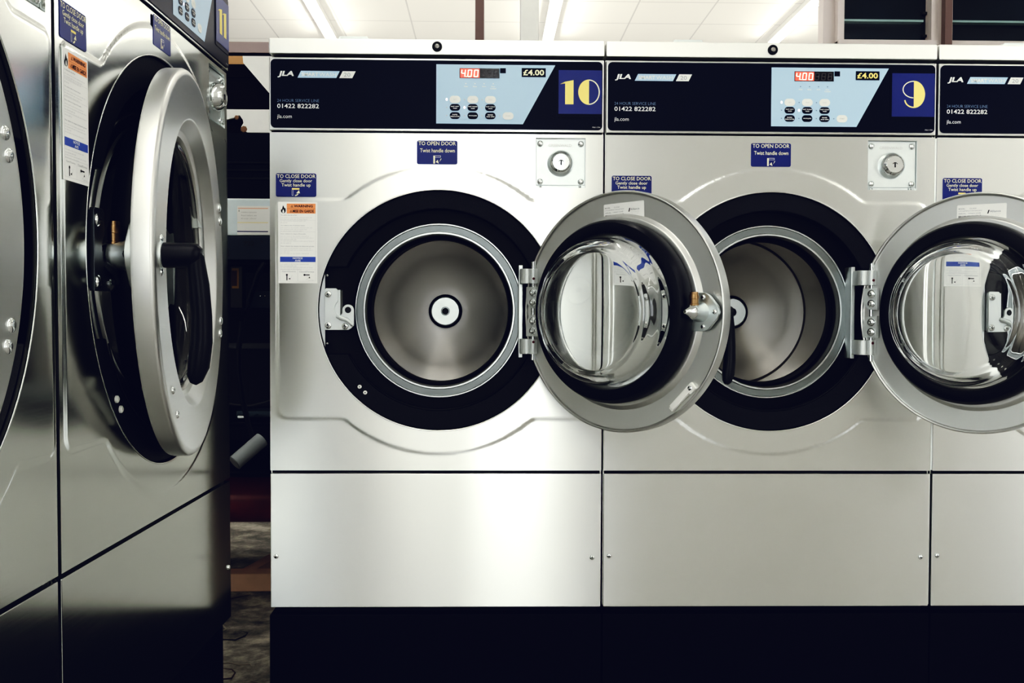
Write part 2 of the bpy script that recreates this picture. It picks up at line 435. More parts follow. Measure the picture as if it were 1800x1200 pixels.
def control_panel(P, root):
    W, zc, zt = P['W'], P['zc'], P['zt']; dz = zc-1.2428; xr = W-.66
    mb = MB()
    mb.box(.0022, W-.0022, -.0035, .03, zc-.001, zt-.0035, M[P['st']], .0018)
    o = mb.build('control_panel', root)
    d = MB(); d.rrect(.0055, W-.0055, zc+.0035, zt-.0075, .0085, -.0052, M['decal'], .0015)
    Y = -.0056
    if P['logo']:
        d.text('JLA', .0185, .0500, 1.3437+dz, 1.3565+dz, Y, M['white'], .04, shear=.28)
        def para(x0, x1, m): d.poly([(x0, 1.3435+dz), (x1, 1.3435+dz), (x1+.0067, 1.3570+dz), (x0+.0067, 1.3570+dz)], Y, m)
        para(.0578, .1334, M['ltblue']); para(.1390, .1645, M['white'])
        d.text('SMART', .0655, .0985, 1.3466+dz, 1.3537+dz, Y-.0002, M['white'], .02); d.text('WASH', .1003, .1330, 1.3466+dz, 1.3537+dz, Y-.0002, M['white'], -.006)
        d.text('20', .1480, .1608, 1.3460+dz, 1.3540+dz, Y-.0002, M['grey'], 0)
        d.text('24 HOUR SERVICE LINE', .0182, .1000, 1.2962+dz, 1.3020+dz, Y, M['paleblue'], 0)
        d.text('01422 822282', .0182, .0996, 1.2842+dz, 1.2930+dz, Y, M['white'], .016)
        d.text('jla.com', .0182, .0468, 1.2625+dz, 1.2722+dz, Y, M['white'], .006)
    d.poly([(.3283+xr, 1.2567+dz), (.4984+xr, 1.2567+dz), (.5617+xr, 1.3722+dz), (.3283+xr, 1.3722+dz)], Y, M['ltblue'])
    Y2 = Y-.0003
    d.rect(.4532+xr, .4644+xr, 1.3557+dz, 1.3656+dz, Y2, M['decal'])
    for i, (u, t) in enumerate(((.3862, 'Wash'), (.4041, 'Rinse'), (.422, 'Spin'), (.4399, 'Door'))):
        d.poly([(u+xr+.0012*math.cos(a*PI/4), 1.335+dz+.0012*math.sin(a*PI/4)) for a in range(8)], Y2, M['paleblue'] if P['num'] == '9' else M['white'])
        d.text(t, u+xr-.0038, u+xr+.0038, 1.3282+dz, 1.3307+dz, Y2, M['white'], .03)
    d.text('Locked', .4341+xr, .4455+xr, 1.3245+dz, 1.3270+dz, Y2, M['white'], .03)
    for r_, zz in enumerate((1.3038, 1.2884, 1.2725)):
        for c_, u in enumerate((.3651, .3999, .4344, .4692)):
            if c_ == 3 and r_ < 2: continue
            lit = (c_, r_) in ((0, 0), (1, 1))
            d.poly([(u-.0162+xr+(.0019 if lit else .0012)*math.cos(a*PI/4), zz+dz+(.0026 if lit else .0012)*math.sin(a*PI/4)) for a in range(8)], Y2, M['ledlamp'] if lit else (M['paleblue'] if P['num'] == '9' else M['ltgrey']))
    d.text('F8611701', .635+xr, .6505+xr, 1.2504+dz, 1.2531+dz, Y2, M['ltgrey'], .02)
    d.build('fascia_decal', o)
    labs = [['HOT', 'WARM', 'COLD'], ['FAST HOT\nWASH', 'FAST WARM\nWASH', 'FAST COLD\nWASH'], ['RAPID\nDELICATES', 'WOOLLENS', 'RINSE\nAND SPIN']]
    for r_, zz in enumerate((1.3038, 1.2884, 1.2725)):
        for c_, u in enumerate((.3651, .3999, .4344, .4692)):
            if c_ == 3 and r_ < 2: continue
            wht = r_ == 0 or c_ == 3
            b = MB(); hw, hh = (.0107, .0072) if wht else (.0102, .0065)
            b.rrect(u-hw+xr, u+hw+xr, zz-hh+dz, zz+hh+dz, hh*.97, Y-.0008, M['white'] if wht else M['decal'], .0008)
            t = 'START' if c_ == 3 else labs[r_][c_]
            for k, s_ in enumerate(t.split('\n')):
                two = '\n' in t; zb = zz+dz+((.0006 if k == 0 else -.0030) if two else -.0012)
                wd = .0010*len(s_)
                b.text(s_, u+xr-wd, u+xr+wd, zb, zb+.0023, Y-.0010, (M['ltgrey'] if r_ == 0 or P['num'] != '9' else M['grey']) if wht else M['white'], .03 if not wht else 0)
            b.build('button', o)
    s = MB(); s.rect(.3739+xr, .4521+xr, 1.3456+dz, 1.3649+dz, Y-.0004, M['display']); s.rect(.3752+xr, .4130+xr, 1.3466+dz, 1.3640+dz, Y-.0005, M['dispglow'])
    segs = {'4': 'fgbc', '0': 'abcdef', '8': 'abcdefg'}
    def seg7(ch, x, z, w, h, m):
        t = .0015; sh = .1
        g = {'a': (x+t, x+w-t, z+h-t, z+h), 'g': (x+t, x+w-t, z+h/2-t/2, z+h/2+t/2), 'd': (x+t, x+w-t, z, z+t),
             'f': (x, x+t, z+h/2, z+h-t*.3), 'e': (x, x+t, z+t*.3, z+h/2), 'b': (x+w-t, x+w, z+h/2, z+h-t*.3), 'c': (x+w-t, x+w, z+t*.3, z+h/2)}
        for c in segs[ch]:
            a0, a1, b0, b1 = g[c]
            s.poly([(a0+(b0-z)*sh, b0), (a1+(b0-z)*sh, b0), (a1+(b1-z)*sh, b1), (a0+(b1-z)*sh, b1)], Y-.0007, m)
    for i, ch in enumerate('400'): seg7(ch, .3765+.0125*i+xr, 1.3478+dz, .0083, .0142, M['led'])
    s.rect(.3862+xr, .3878+xr, 1.3478+dz, 1.3493+dz, Y-.0007, M['led'])
    for i in range(3): seg7('8', .4140+.0128*i+xr, 1.3478+dz, .0083, .0142, M['ledoff'])
    s.build('display', o)
    p = MB(); p.rect(.4957+xr, .5428+xr, 1.3487+dz, 1.3662+dz, Y-.0005, M['decal'])
    p.text('\u00a34.00', .4985+xr, .5398+xr, 1.3517+dz, 1.3633+dz, Y-.0008, M['yellow'] if P['num'] == '9' else M['cream'], .03)
    p.build('price_label', o)
    number_sign(P['num'], W-.0065, dz, o)

def lock_plate(P, root):
    x0, x1, z0, z1 = P['lock']; mx, mz = (x0+x1)/2, (z0+z1)/2; yb = .010
    mb = MB(); mb.box(x0-.001, x1+.001, yb, yb+.004, z0-.001, z1+.001, M['zinc'])
    mb.box(x0+.0008, x1-.0008, yb-.0035, yb, z0+.006, z1-.001, M['zinc'], .0008)
    mb.text('GREENWALD', mx-.024, mx+.022, z1-.0165, z1-.011, yb-.0037, M['ltgrey'], .01)
    o = mb.build('lock_plate', root)
    yf = yb-.0035
    for dx in (-1, 1):
        for dz in (-1, 1):
            r = MB(); r.rivet(mx+dx*.0402, mz+.001+dz*.0372, yf, .0062, .0045, M['chrome']); r.build('rivet', o)
        r = MB(); r.screw(mx+dx*.0388, z0+.0025, yb-.002, .0028, .002, M['chrome']); r.build('screw', o)
    c = MB()
    c.lathe([(.0265, yf), (.0262, yf-.003), (.0250, yf-.009), (.0225, yf-.015), (.0185, yf-.0195), (.0165, yf-.021), (.0160, yf-.0205), (.0, yf-.0205)], M['chrome'], 48, (mx, 0, mz))
    c.box(mx-.0012, mx+.0012, yf-.0212, yf-.0203, mz-.006, mz+.004, M['ink'])
    arc_band(c, mx, mz-.001, .0052, .0052, .0012, 20, 160, yf-.0210, M['ink'], 8)
    c.build('lock_cylinder', o)

def porthole(P, root):
    k, cx, cz = P['k'], P['cx'], P['cz']
    MM = Matrix.Translation((cx, 0, cz)) @ Matrix.Diagonal((k, 1.15 if k > 1 else 1, k, 1))
    # black moulding: dish, raised crescents top and bottom
    mb = MB(MM)
    mb.lathe([(.2372, .004), (.2365, .030), (.215, .036), (.172, .036), (.168, .050)], M['blacksm'], 128)
    def crescent(a0, a1, ri, zcut):
        n = 48; out = [(.2368*math.cos(R(a0+(a1-a0)*i/n)), .2368*math.sin(R(a0+(a1-a0)*i/n))) for i in range(n+1)]
        b0 = math.degrees(math.asin(zcut/ri)) if zcut > 0 else 180-math.degrees(math.asin(zcut/ri))
        b1 = 180-b0 if zcut > 0 else 540-b0
        inn = [(ri*math.cos(R(b0+(b1-b0)*i/n)), ri*math.sin(R(b0+(b1-b0)*i/n))) for i in range(n+1)][::-1]
        mb.prism(out+inn, .0035, .036, M['black'], .0035)
    e = math.degrees(math.asin(.085/.2368)); crescent(e, 180-e, .2005, .085)
    e = math.degrees(math.asin(.087/.2368)); crescent(180+e, 360-e, .198, -.087)
    # thin moulded bead along the lower step
    mb.tube([(.1965*math.cos(R(a)), .0035, .1965*math.sin(R(a))) for a in range(208, 333, 3)], .0010, M['rubber'], 8)
    o = mb.build('porthole_surround', root, recalc=False)
    for dx, dz_ in ((-.1555, -.1510), (-.1445, -.1625)):
        s = MB(MM); s.lathe([(.0040, .0035), (.0040, .001), (.0026, -.0002), (.0013, -.0002), (.0013, .0015)], M['plwhite'], 16, (dx, 0, dz_)); s.build('screw', o)
    # tub ring
    t = MB(MM); OV = .965
    t.lathe([(.1745, .046), (.1745, .030), (.1735, .0285), (.1715, .0285), (.1700, .031)], M['steel_ring'], 128, sx=OV)
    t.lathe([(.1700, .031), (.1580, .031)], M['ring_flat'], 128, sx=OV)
    t.lathe([(.1580, .031), (.1565, .0275), (.1535, .0275), (.1520, .030), (.1515, .060), (.1500, .075), (.160, .078), (.176, .078)], M['steel_ring'], 128, sx=OV)
    t.build('tub_ring', root)
    g = MB(MM); g.lathe([(.1512, .050), (.1505, .070), (.150, .072), (.145, .076), (.144, .090), (.20, .092)], M['blacksm'], 96, sx=OV); g.build('tub_seal', root)
    # drum
    d = MB(MM)
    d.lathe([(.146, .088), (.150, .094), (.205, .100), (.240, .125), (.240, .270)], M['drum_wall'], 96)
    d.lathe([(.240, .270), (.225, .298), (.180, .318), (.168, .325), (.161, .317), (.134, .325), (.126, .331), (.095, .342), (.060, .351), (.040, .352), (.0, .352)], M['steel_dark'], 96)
    dr = d.build('drum', root)
    h = MB(MM); h.lathe([(.0385, .348), (.0385, .341), (.036, .338), (.0335, .340)], M['blacksm'], 48); h.lathe([(.0335, .342), (.0335, .335), (.031, .332), (.010, .332), (.0085, .336), (0, .336)], M['zinc'], 48)
    h.build('drum_hub', dr)
    b = MB(MM); b.lathe([(.0075, .336), (.0075, .329), (.006, .327), (.004, .327), (.004, .331), (0, .331)], M['ink'], 24); b.build('bolt', dr)
    ZP, ZR = (M['zinc_shaded'],)*2 if k > 1 else (M['zincpaint'], M['steel_ring'])
    # strike side: filler plate on the left and latch bracket
    f = MB(MM); xcut = -.2245
    a0 = math.degrees(math.acos(xcut/.2362))
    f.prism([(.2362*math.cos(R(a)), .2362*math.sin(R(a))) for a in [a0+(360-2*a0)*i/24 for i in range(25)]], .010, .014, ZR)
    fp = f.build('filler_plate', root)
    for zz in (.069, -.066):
        s = MB(MM); s.screw(xcut+.0035, zz, .016, .0032, .003, M['chrome']); s.build('screw', fp)
    L = MB(MM); x0 = -.2235
    pts = [(x0, -.0390)]+[(x0+.0465, -.0390), (x0+.0515, -.036), (x0+.0575, -.030), (x0+.0575, .0)]
    pts += [(x0+.0460+.0115*math.cos(R(a)), .0+.0115*math.sin(R(a))) for a in range(15, 181, 15)]
    pts += [(x0+.0345, -.006), (x0+.031, -.011), (x0+.026, -.011)]
    pts += [(x0+.0335-.0135*math.cos(R(a)), .003-.0170*math.sin(R(a))*-1) for a in range(-50, 56, 15)]
    pts += [(x0+.0265, .018), (x0+.0265, .0385), (x0+.0225, .0430), (x0+.003, .0430), (x0, .040)]
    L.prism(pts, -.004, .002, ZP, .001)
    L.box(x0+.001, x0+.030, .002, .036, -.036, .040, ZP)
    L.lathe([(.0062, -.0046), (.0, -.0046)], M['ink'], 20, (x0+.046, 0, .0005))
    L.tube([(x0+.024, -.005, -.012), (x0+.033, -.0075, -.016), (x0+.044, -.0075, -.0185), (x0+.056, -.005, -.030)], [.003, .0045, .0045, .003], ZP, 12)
    lb = L.build('latch_bracket', root)
    for u, v in ((x0+.0075, .0310), (x0+.0075, -.0300), (x0+.0405, -.0315)):
        s = MB(MM); s.screw(u, v, -.004, .0068, .004, M['chrome']); s.build('screw', lb)

def lid(P, root):
    W, z0, z1, D = P['W'], P['zt'], P['ztop'], P['D']
    mb = MB(); mb.box(.0015, W-.0015, -.006, D-.05, z0+.003, z1, M['steel_lid'], .003)
    o = mb.build('lid', root)
    c = MB(); zc = z0+.003+(z1-z0)*.47; x = W/2
    c.lathe([(.0098, -.006), (.0098, -.0095), (.0085, -.0115), (.0062, -.0115), (.0058, -.0090), (0, -.0090)], M['rubber'], 32, (x, 0, zc))
    c.lathe([(.0045, -.009), (.0045, -.0120), (.0030, -.0126), (0, -.0126)], M['steel_dark'], 20, (x, 0, zc))
    c.build('lid_lock', o)
    h = MB(); h.prism([(.1330, z1), (.1970, z1), (.1920, z1+.0072), (.1380, z1+.0072)], .006, .045, M['zinc'], .0006); h.build('dispenser_flap', o)

def cabinet(P, root):
    W, D, zt = P['W'], P['D'], P['zt']
    mb = MB()
    mb.box(.002, .004, .012, D, .302, zt, M['steel']); mb.box(W-.004, W-.002, .012, D, .302, zt, M['steel'])
    mb.box(.004, W-.004, D-.003, D, .302, zt, M['blacksm']); mb.box(.004, W-.004, .02, D-.003, .302, .306, M['blacksm'])
    mb.box(.004, W-.004, .02, D-.003, zt-.004, zt, M['blacksm'])
    mb.box(.004, W-.004, .018, .02, P['zp']-.02, P['zp']+.02, M['blacksm'])
    mb.box(.004, W-.004, .010, .02, P['zc']-.008, P['zc']+.001, M['blacksm'])
    mb.build('cabinet', root)
    b = MB(); yi = P['base_in']
    b.box(.001, W-.001, yi, D-.02, .0, .2878, M['plinth'], .003)
    b.box(.01, W-.01, yi+.022, D-.04, .2878, .3025, M['blacksm'])
    b.build('plinth', root)
    lp = MB(); lp.box(.0025, W-.0025, 0, .018, .3015, P['zp']-.003, M[P['st']], .0016)
    o = lp.build('lower_panel', root)
    for x, z in ((.0140, .4035), (W-.0195, .4005)):
        s = MB(); s.screw(x, z, 0, .0052, .0035, M['chrome']); s.build('screw', o)

def hinge(P, root):
    k, cx, cz = P['k'], P['cx'], P['cz']
    MM = Matrix.Translation((cx, 0, cz)) @ Matrix.Diagonal((k, 1, k, 1))
    mb = MB(MM)
    xp, yp = .185, -.050     # pin axis
    if k > 1: mb.M = mb.M @ Matrix.Translation((-.022, .052, 0))
    mb_M = mb.M.copy()
    mb.box(.158, .166, -.006, .034, -.092, .090, M['zinc'], .001)
    for z0 in (.0525, -.0835):
        mb.cyl((xp-.012, -.036, z0), (xp-.012, -.036, z0+.029), .0135, M['zincpaint'], 28, .0012)
        mb.box(.160, xp-.004, -.034, .0, z0, z0+.029, M['zincpaint'], .001)
        mb.cyl((xp, yp+.006, z0), (xp, yp+.006, z0+.029), .0085, M['zincpaint'], 24, .001)
    mb.cyl((xp, yp+.006, -.095), (xp, yp+.006, .095), .0042, M['chrome'], 16)
    h = mb.build('hinge', root)
    for z0 in (.062, -.060):
        s = MB(mb_M); s.lathe([(.0026, yp-.0026), (.0026, yp-.0030), (0, yp-.0030)], plain_red, 12, (xp+.0005, 0, z0)); s.build('grease_point', h)

plain_red = plain('grease_point_red', (.10, .01, .01), .5)

def spline(p, n=5):          # Catmull-Rom through profile points
    q = [p[0]]+list(p)+[p[-1]]; out = []
    for i in range(1, len(q)-2):
        for k in range(n):
            t = k/n
            out.append(tuple(max(0, .5*(2*q[i][c]+(q[i+1][c]-q[i-1][c])*t+(2*q[i-1][c]-5*q[i][c]+4*q[i+1][c]-q[i+2][c])*t*t+(3*q[i][c]-q[i-1][c]-3*q[i+1][c]+q[i+2][c])*t**3)) if c == 0
                             else .5*(2*q[i][c]+(q[i+1][c]-q[i-1][c])*t+(2*q[i-1][c]-5*q[i][c]+4*q[i+1][c]-q[i+2][c])*t*t+(3*q[i][c]-q[i-1][c]-3*q[i+1][c]+q[i+2][c])*t**3) for c in (0, 1)))
    return out+[p[-1]]

def door(P, root):
    k = P['kd']; th = P['door'][3]; loc = Vector(P['door'][:3])
    mat = Matrix.Translation(loc) @ Matrix.Rotation(th, 4, 'Z')
    S = Matrix.Diagonal((k, 1.0 if k == 1 else 1.15, k, 1))
    RD = .2198
    # closed orientation: outside faces -y, hinge at +x. y>0 is the inside of the door
    d = MB(S)
    prof = [(.1628, -.0240), (.1640, -.0250), (.1655, -.0250), (.2110, -.0250), (.2125, -.0250), (.2155, -.0244), (.2185, -.0222), (.2198, -.019), (.2198, -.002), (.2190, .0012), (.2172, .0020), (.2150, .0010), (.2140, -.0030), (.2125, -.0038), (.180, -.0038), (.1785, -.0038), (.1760, -.0015), (.1725, .0040), (.1700, .0052), (.145, .0052), (.1430, .002), (.146, -.006), (.1520, -.0080), (.1530, -.0095), (.1545, -.0120), (.1620, -.0225)]
    d.lathe(prof, M['steel_door'], 160, closed=True)
    D = d.build('door', root, mat, sharp=40)
    g = MB(S)
    g.lathe([(.1440, .0052), (.1610, .0052), (.1648, .010), (.1655, .022), (.1640, .033), (.1590, .0415), (.1500, .0450), (.1400, .0435), (.1365, .0380), (.1365, .0052)], M['rubber'], 128)
    g.build('gasket', D)
    b = MB(S)
    ro = [(.1400, -.004), (.1350, .010), (.1330, .030), (.1318, .050), (.1285, .0680), (.1220, .0800), (.1130, .0855), (.103, .0875), (.06, .0885), (.0, .0887)]
    ri = [(0, .0835), (.06, .0833), (.098, .0820), (.1065, .0798), (.1143, .0746), (.1202, .0643), (.1240, .0486), (.1257, .030), (.1290, .010), (.1330, -.004)]
    b.lathe(spline(ro)+spline(ri), M['glass'], 144, closed=False)
    vs = b.bm; bmesh.ops.bridge_loops  # (profile ends are joined below)
    ed = [e for e in b.bm.edges if len(e.link_faces) == 1]
    if ed: bmesh.ops.bridge_loops(b.bm, edges=ed)
    bmesh.ops.recalc_face_normals(b.bm, faces=b.bm.faces)
    for f in b.bm.faces: f.smooth = True
    b.build('glass_bowl', D, sharp=80)
    # latch on the handle side (inside): plate, barrel, brass plunger
    hx = -.178
    l = MB(S)
    pl = [(hx-.036, 0), (hx-.033, .010), (hx-.016, .029), (hx-.008, .033), (hx+.024, .033), (hx+.028, .030), (hx+.028, -.030), (hx+.024, -.033), (hx-.008, -.033), (hx-.016, -.029), (hx-.033, -.010)]
    l.M = S @ Matrix.Rotation(PI, 4, 'Z'); l.prism([(-x, z) for x, z in pl][::-1], -.0100, -.003, M['zinc'], .0012); l.M = S
    l.lathe([(.0175, .009), (.0165, .015), (.0140, .020), (.0138, .030), (.0130, .036), (.0120, .0375), (.0105, .0385)], M['zinc'], 32, (hx+.0, 0, 0))
    lt = l.build('latch_plate', D, recalc=True)
    p = MB(S); p.lathe([(.0125, .030), (.0128, .038), (.0115, .043), (.0085, .046), (.0060, .052), (.0035, .0580), (0, .0585)], M['chrome'], 28, (hx, 0, 0)); p.build('latch_pin', lt)
    q = MB(S); q.tube([(hx, .030, .008), (hx, .030, .0135), (hx, .030, .0140), (hx, .030, .0215), (hx, .030, .0220), (hx, .030, .0265), (hx, .030, .0295)], [.0085, .0085, .0078, .0078, .0085, .0085, .0070], M['brass'], 24)
    q.tube([(hx, .030, .0295), (hx, .030, .0335)], [.0072, .0068], M['brass'], 20); q.build('brass_plunger', lt)
    for u, v in ((hx-.006, .025), (hx-.006, -.025), (hx-.028, 0)):
        s = MB(S @ Matrix.Rotation(PI, 4, 'Z')); s.screw(-u, v, -.010, .0042, .003, M['chrome']); s.build('screw', lt)
    # outside: handle
    h = MB(S); hh = -.190
    h.lathe([(.0135, -.0245), (.0135, -.0275), (.011, -.029)], M['zinc'], 24, (hh, 0, 0))
    h.tube([(hh, -.024, 0), (hh, -.030, 0), (hh, -.060, 0), (hh, -.066, 0), (hh, -.070, -.001)], [.0120, .0125, .0122, .0110, .0080], M['rubber'], 24)
    h.tube([(hh, -.060, .009), (hh, -.064, -.004), (hh, -.068, -.030), (hh, -.0705, -.060), (hh, -.0700, -.085), (hh, -.0665, -.108), (hh, -.062, -.121), (hh, -.060, -.126)],
           [.0055, .0105, .0118, .0120, .0128, .0128, .0095, .0040], M['rubber'], 24, flat=.8, up=(1, 0, 0))
    h.build('handle', D)
    for u, v in ((hh+.002, .0165), (hh+.002, -.0165), (-.138, -.136), (-.116, -.163)):
        s = MB(S); s.rivet(u, v, -.0247, .0042, .0032, M['chrome']); s.build('bolt', D)
    for u, v in ((.182, .083), (.188, .0665), (.188, -.0665), (.182, -.083)):
        s = MB(S); s.rivet(u, v, -.0247, .0062, .0042, M['chrome']); s.build('bolt', D)
    # inside: hinge leaves with bolts
    for sg in (1, -1):
        w = MB(S @ Matrix.Rotation(PI, 4, 'Z'))
        xs = -.2105; za, zb = .006, .048
        pts = [(xs+.030, za), (xs+.030, zb), (xs, zb)]+[(xs+.020*(1-math.cos(R(a))), za+.020*(1-math.sin(R(a)))) for a in range(0, 91, 15)]
        if sg < 0: pts = [(x, -z) for x, z in pts][::-1]
        w.prism(pts, -.0085, -.001, M['zincpaint'], .001)
        wl = w.build('hinge_leaf', D)
        for zz in (.018, .037):
            s = MB(S @ Matrix.Rotation(PI, 4, 'Z')); s.lathe([(.0078, -.0085), (.0078, -.0098), (.0058, -.0100), (.0056, -.0135), (.0040, -.0145), (.0018, -.0145), (.0018, -.0125), (0, -.0125)], M['chrome'], 18, (xs+.0185, 0, sg*zz)); s.build('bolt', wl)
    # rating label and plastic clip on the inside
    R2 = S @ Matrix.Rotation(PI, 4, 'Z') @ Matrix.Translation((0, 0, 0))
    t = MB(S @ Matrix.Rotation(PI, 4, 'Z') @ Matrix.Translation((.010, 0, .181)) @ Matrix.Rotation(R(-2 if P['num'] != '9' else 1), 4, 'Y'))
    w, hgt = .088, .033; yy = .0032
    t.rrect(-w/2, w/2, -hgt/2, hgt/2, .002, yy, M['paper'], .0004)
    Y = yy-.0002
    t.text('MODEL:', -.041, -.029, .0085, .0108, Y, M['grey'], .01); t.text('CLX20', -.021, -.009, .0085, .0108, Y, M['grey'], 0)
    t.text('LTC20MPNYVXU60CJN1', -.041, .001, .0040, .0063, Y, M['grey'], 0)
    t.text('SERIAL: 1006012345', -.041, -.001, -.0005, .0018, Y, M['grey'], 0)
    x = -.041
    rnd = random.Random(3)
    while x < -.001:
        b_ = rnd.uniform(.0006, .0018); t.rect(x, x+b_, -.0115, -.0030, Y, M['grey'] if rnd.random() < .5 else M['ink']); x += b_+rnd.uniform(.0005, .0011)
    t.text('1006012345', -.029, -.014, -.0145, -.0125, Y, M['ltgrey'], 0)
    t.poly([(.0105, -.001), (.0125, -.001), (.0145, .0055), (.0125, .0055)], Y, M['ink']); t.text('Alliance', .015, .034, .0010, .0048, Y, M['grey'], .01)
    t.text('Laundry Systems LLC', .016, .034, -.0030, -.0012, Y, M['ltgrey'], 0); t.text('Ripon, Wisconsin', .018, .032, -.0060, -.0045, Y, M['ltgrey'], 0)
    t.text('Assembled in the USA of globally sourced parts', -.006, .040, -.0140, -.0125, Y, M['ltgrey'], 0)
    t.build('rating_label', D)
    c = MB(S @ Matrix.Rotation(PI, 4, 'Z') @ Matrix.Translation((.137, 0, -.149)) @ Matrix.Rotation(R(-45), 4, 'Y'))
    c.box(-.026, .024, -.0055, .0035, -.0055, .0055, M['plwhite'], .0012); c.box(.018, .034, -.0040, .0035, -.0085, .0060, M['plwhite'], .001)
    c.box(-.031, -.024, -.003, .0035, -.005, .004, M['plwhite'], .0008)
    c.lathe([(.0042, -.0040), (.0040, -.0058), (.0022, -.0066), (0, -.0066)], M['chrome'], 16, (.026, 0, -.001))
    c.build('door_switch_clip', D)

def washing_machine(P, label, matrix):
    root = bpy.data.objects.new('washing_machine', None); COL.objects.link(root)
    tag(root, label, 'washing machine', 'numbered coin washing machines')
    root.matrix_basis = matrix; root.empty_display_size = .2
    cabinet(P, root)
    front_panel_mesh(P).build('front_panel', root, sharp=50)
    control_panel(P, root); lid(P, root); lock_plate(P, root); porthole(P, root); hinge(P, root); door(P, root)
    yr = -.0023; yo = yr if P['k'] > 1 else -.0008
    a = MB(); sticker_close(a, *P['s_close'], y=-.0008); a.build('closing_instruction_sticker', root)
    a = MB(); sticker_open(a, *P['s_open'], y=yo); a.build('opening_instruction_sticker', root)
    a = MB(); sticker_warn(a, *P['s_warn'], y=yr); a.build('warning_label', root)
    return root

def small(num, theta):
    hx, hy, d, off = .5107, -.0239, .2151, -.0054
    c, s = math.cos(theta), math.sin(theta)
    loc = (hx-c*d+s*off, hy-s*d-c*off, .889)
    return dict(W=.66, D=.74, zp=.5709, zc=1.2428, zt=1.3872, ztop=1.4208, cx=.3335, cz=.8905, k=1.0, er=(.0172, .643, .6765, 1.1075), rc=.2835,
                lock=(.5243, .6225, 1.1335, 1.2315), door=(*loc, theta), num=num, logo=True, base_in=-.002, kd=1, st='steel',
                s_close=(.0145, 1.1125), s_open=(.2905, 1.1779), s_warn=(.0194, .9430))
def big(num, theta, hs=.049, hn=.004):
    W = .7565; rd = .300; t = .025*1.15
    loc = (W-hs-rd*math.cos(theta)-math.sin(theta)*t, -(hn+rd*math.sin(theta))+math.cos(theta)*t, .9600)
    return dict(W=W, D=.85, zp=.5664, zc=1.3424, zt=1.4868, ztop=1.5210, cx=.3965, cz=.963, k=1.315, er=(.0172, W-.006, .7140, 1.2110), rc=.356,
                lock=(W-.117, W-.017, 1.2310, 1.3310), door=(*loc, theta), num=num, logo=True, base_in=.016, kd=1.365, st='steel_left',
                s_close=(.0155, 1.2140), s_open=(.3420, 1.2880), s_warn=(.0175, 1.0440))

small_specs = [('10', R(137.8), 0, 'silver washing machine number 10 with its door swung open, left end of the front row'),
               ('9', R(133.6), .66, 'silver washing machine number 9 with open door, between machine 10 and the right edge'),
               ('8', R(125), 1.32, 'silver washing machine cut off by the right edge, beside machine 9')]
for num, th, x, lab in small_specs:
    washing_machine(small(num, th), lab, Matrix.Translation((x, 0, 0)))
# the larger machines on the left stand at a right angle (their fronts face +x)
oyaw, lean = .0241, .0063
sx = Vector((math.sin(oyaw), math.cos(oyaw), 0)); nn = Vector((math.cos(oyaw), -math.sin(oyaw), 0)); up = Vector((0, 0, 1))
n2 = math.cos(lean)*nn+math.sin(lean)*up; u2 = math.cos(lean)*up-math.sin(lean)*nn
def left_matrix(s):
    o = Vector((-.0599, -.0589, .30))+sx*s-u2*.30
    m = Matrix.Identity(4)
    for i in range(3): m[i][0], m[i][1], m[i][2], m[i][3] = sx[i], -n2[i], u2[i], o[i]
    return m
washing_machine(big('11', .124), 'large steel washing machine number 11 with door ajar, nearest the gap on the left', left_matrix(-.7565))
washing_machine(big('12', .03, .078, .003), 'large steel washing machine cut off by the left edge, beside machine 11', left_matrix(-.7565*2-.004))

exec_room = True
# ------------------------------------------------------------------ room
def tiles_mat():
    m, nt, p = nodes_of('ceiling_tiles'); L = nt.links.new
    tc = N(nt, 'ShaderNodeTexCoord'); sp = N(nt, 'ShaderNodeSeparateXYZ'); L(tc.outputs['Object'], sp.inputs[0])
    def line(out, off):
        a = N(nt, 'ShaderNodeMath', operation='ADD'); a.inputs[1].default_value = off; L(out, a.inputs[0])
        f = N(nt, 'ShaderNodeMath', operation='PINGPONG'); f.inputs[1].default_value = .3; L(a.outputs[0], f.inputs[0])
        g = N(nt, 'ShaderNodeMath', operation='LESS_THAN'); g.inputs[1].default_value = .006; L(f.outputs[0], g.inputs[0])
        return g
    a, b = line(sp.outputs[0], .21), line(sp.outputs[1], -.08)
    mx = N(nt, 'ShaderNodeMath', operation='MAXIMUM'); L(a.outputs[0], mx.inputs[0]); L(b.outputs[0], mx.inputs[1])
    c = N(nt, 'ShaderNodeMixRGB'); c.inputs[1].default_value = (.88, .87, .84, 1); c.inputs[2].default_value = (.66, .65, .63, 1)
    L(mx.outputs[0], c.inputs[0]); L(c.outputs[0], p.inputs['Base Color']); p.inputs['Roughness'].default_value = .9
    return m
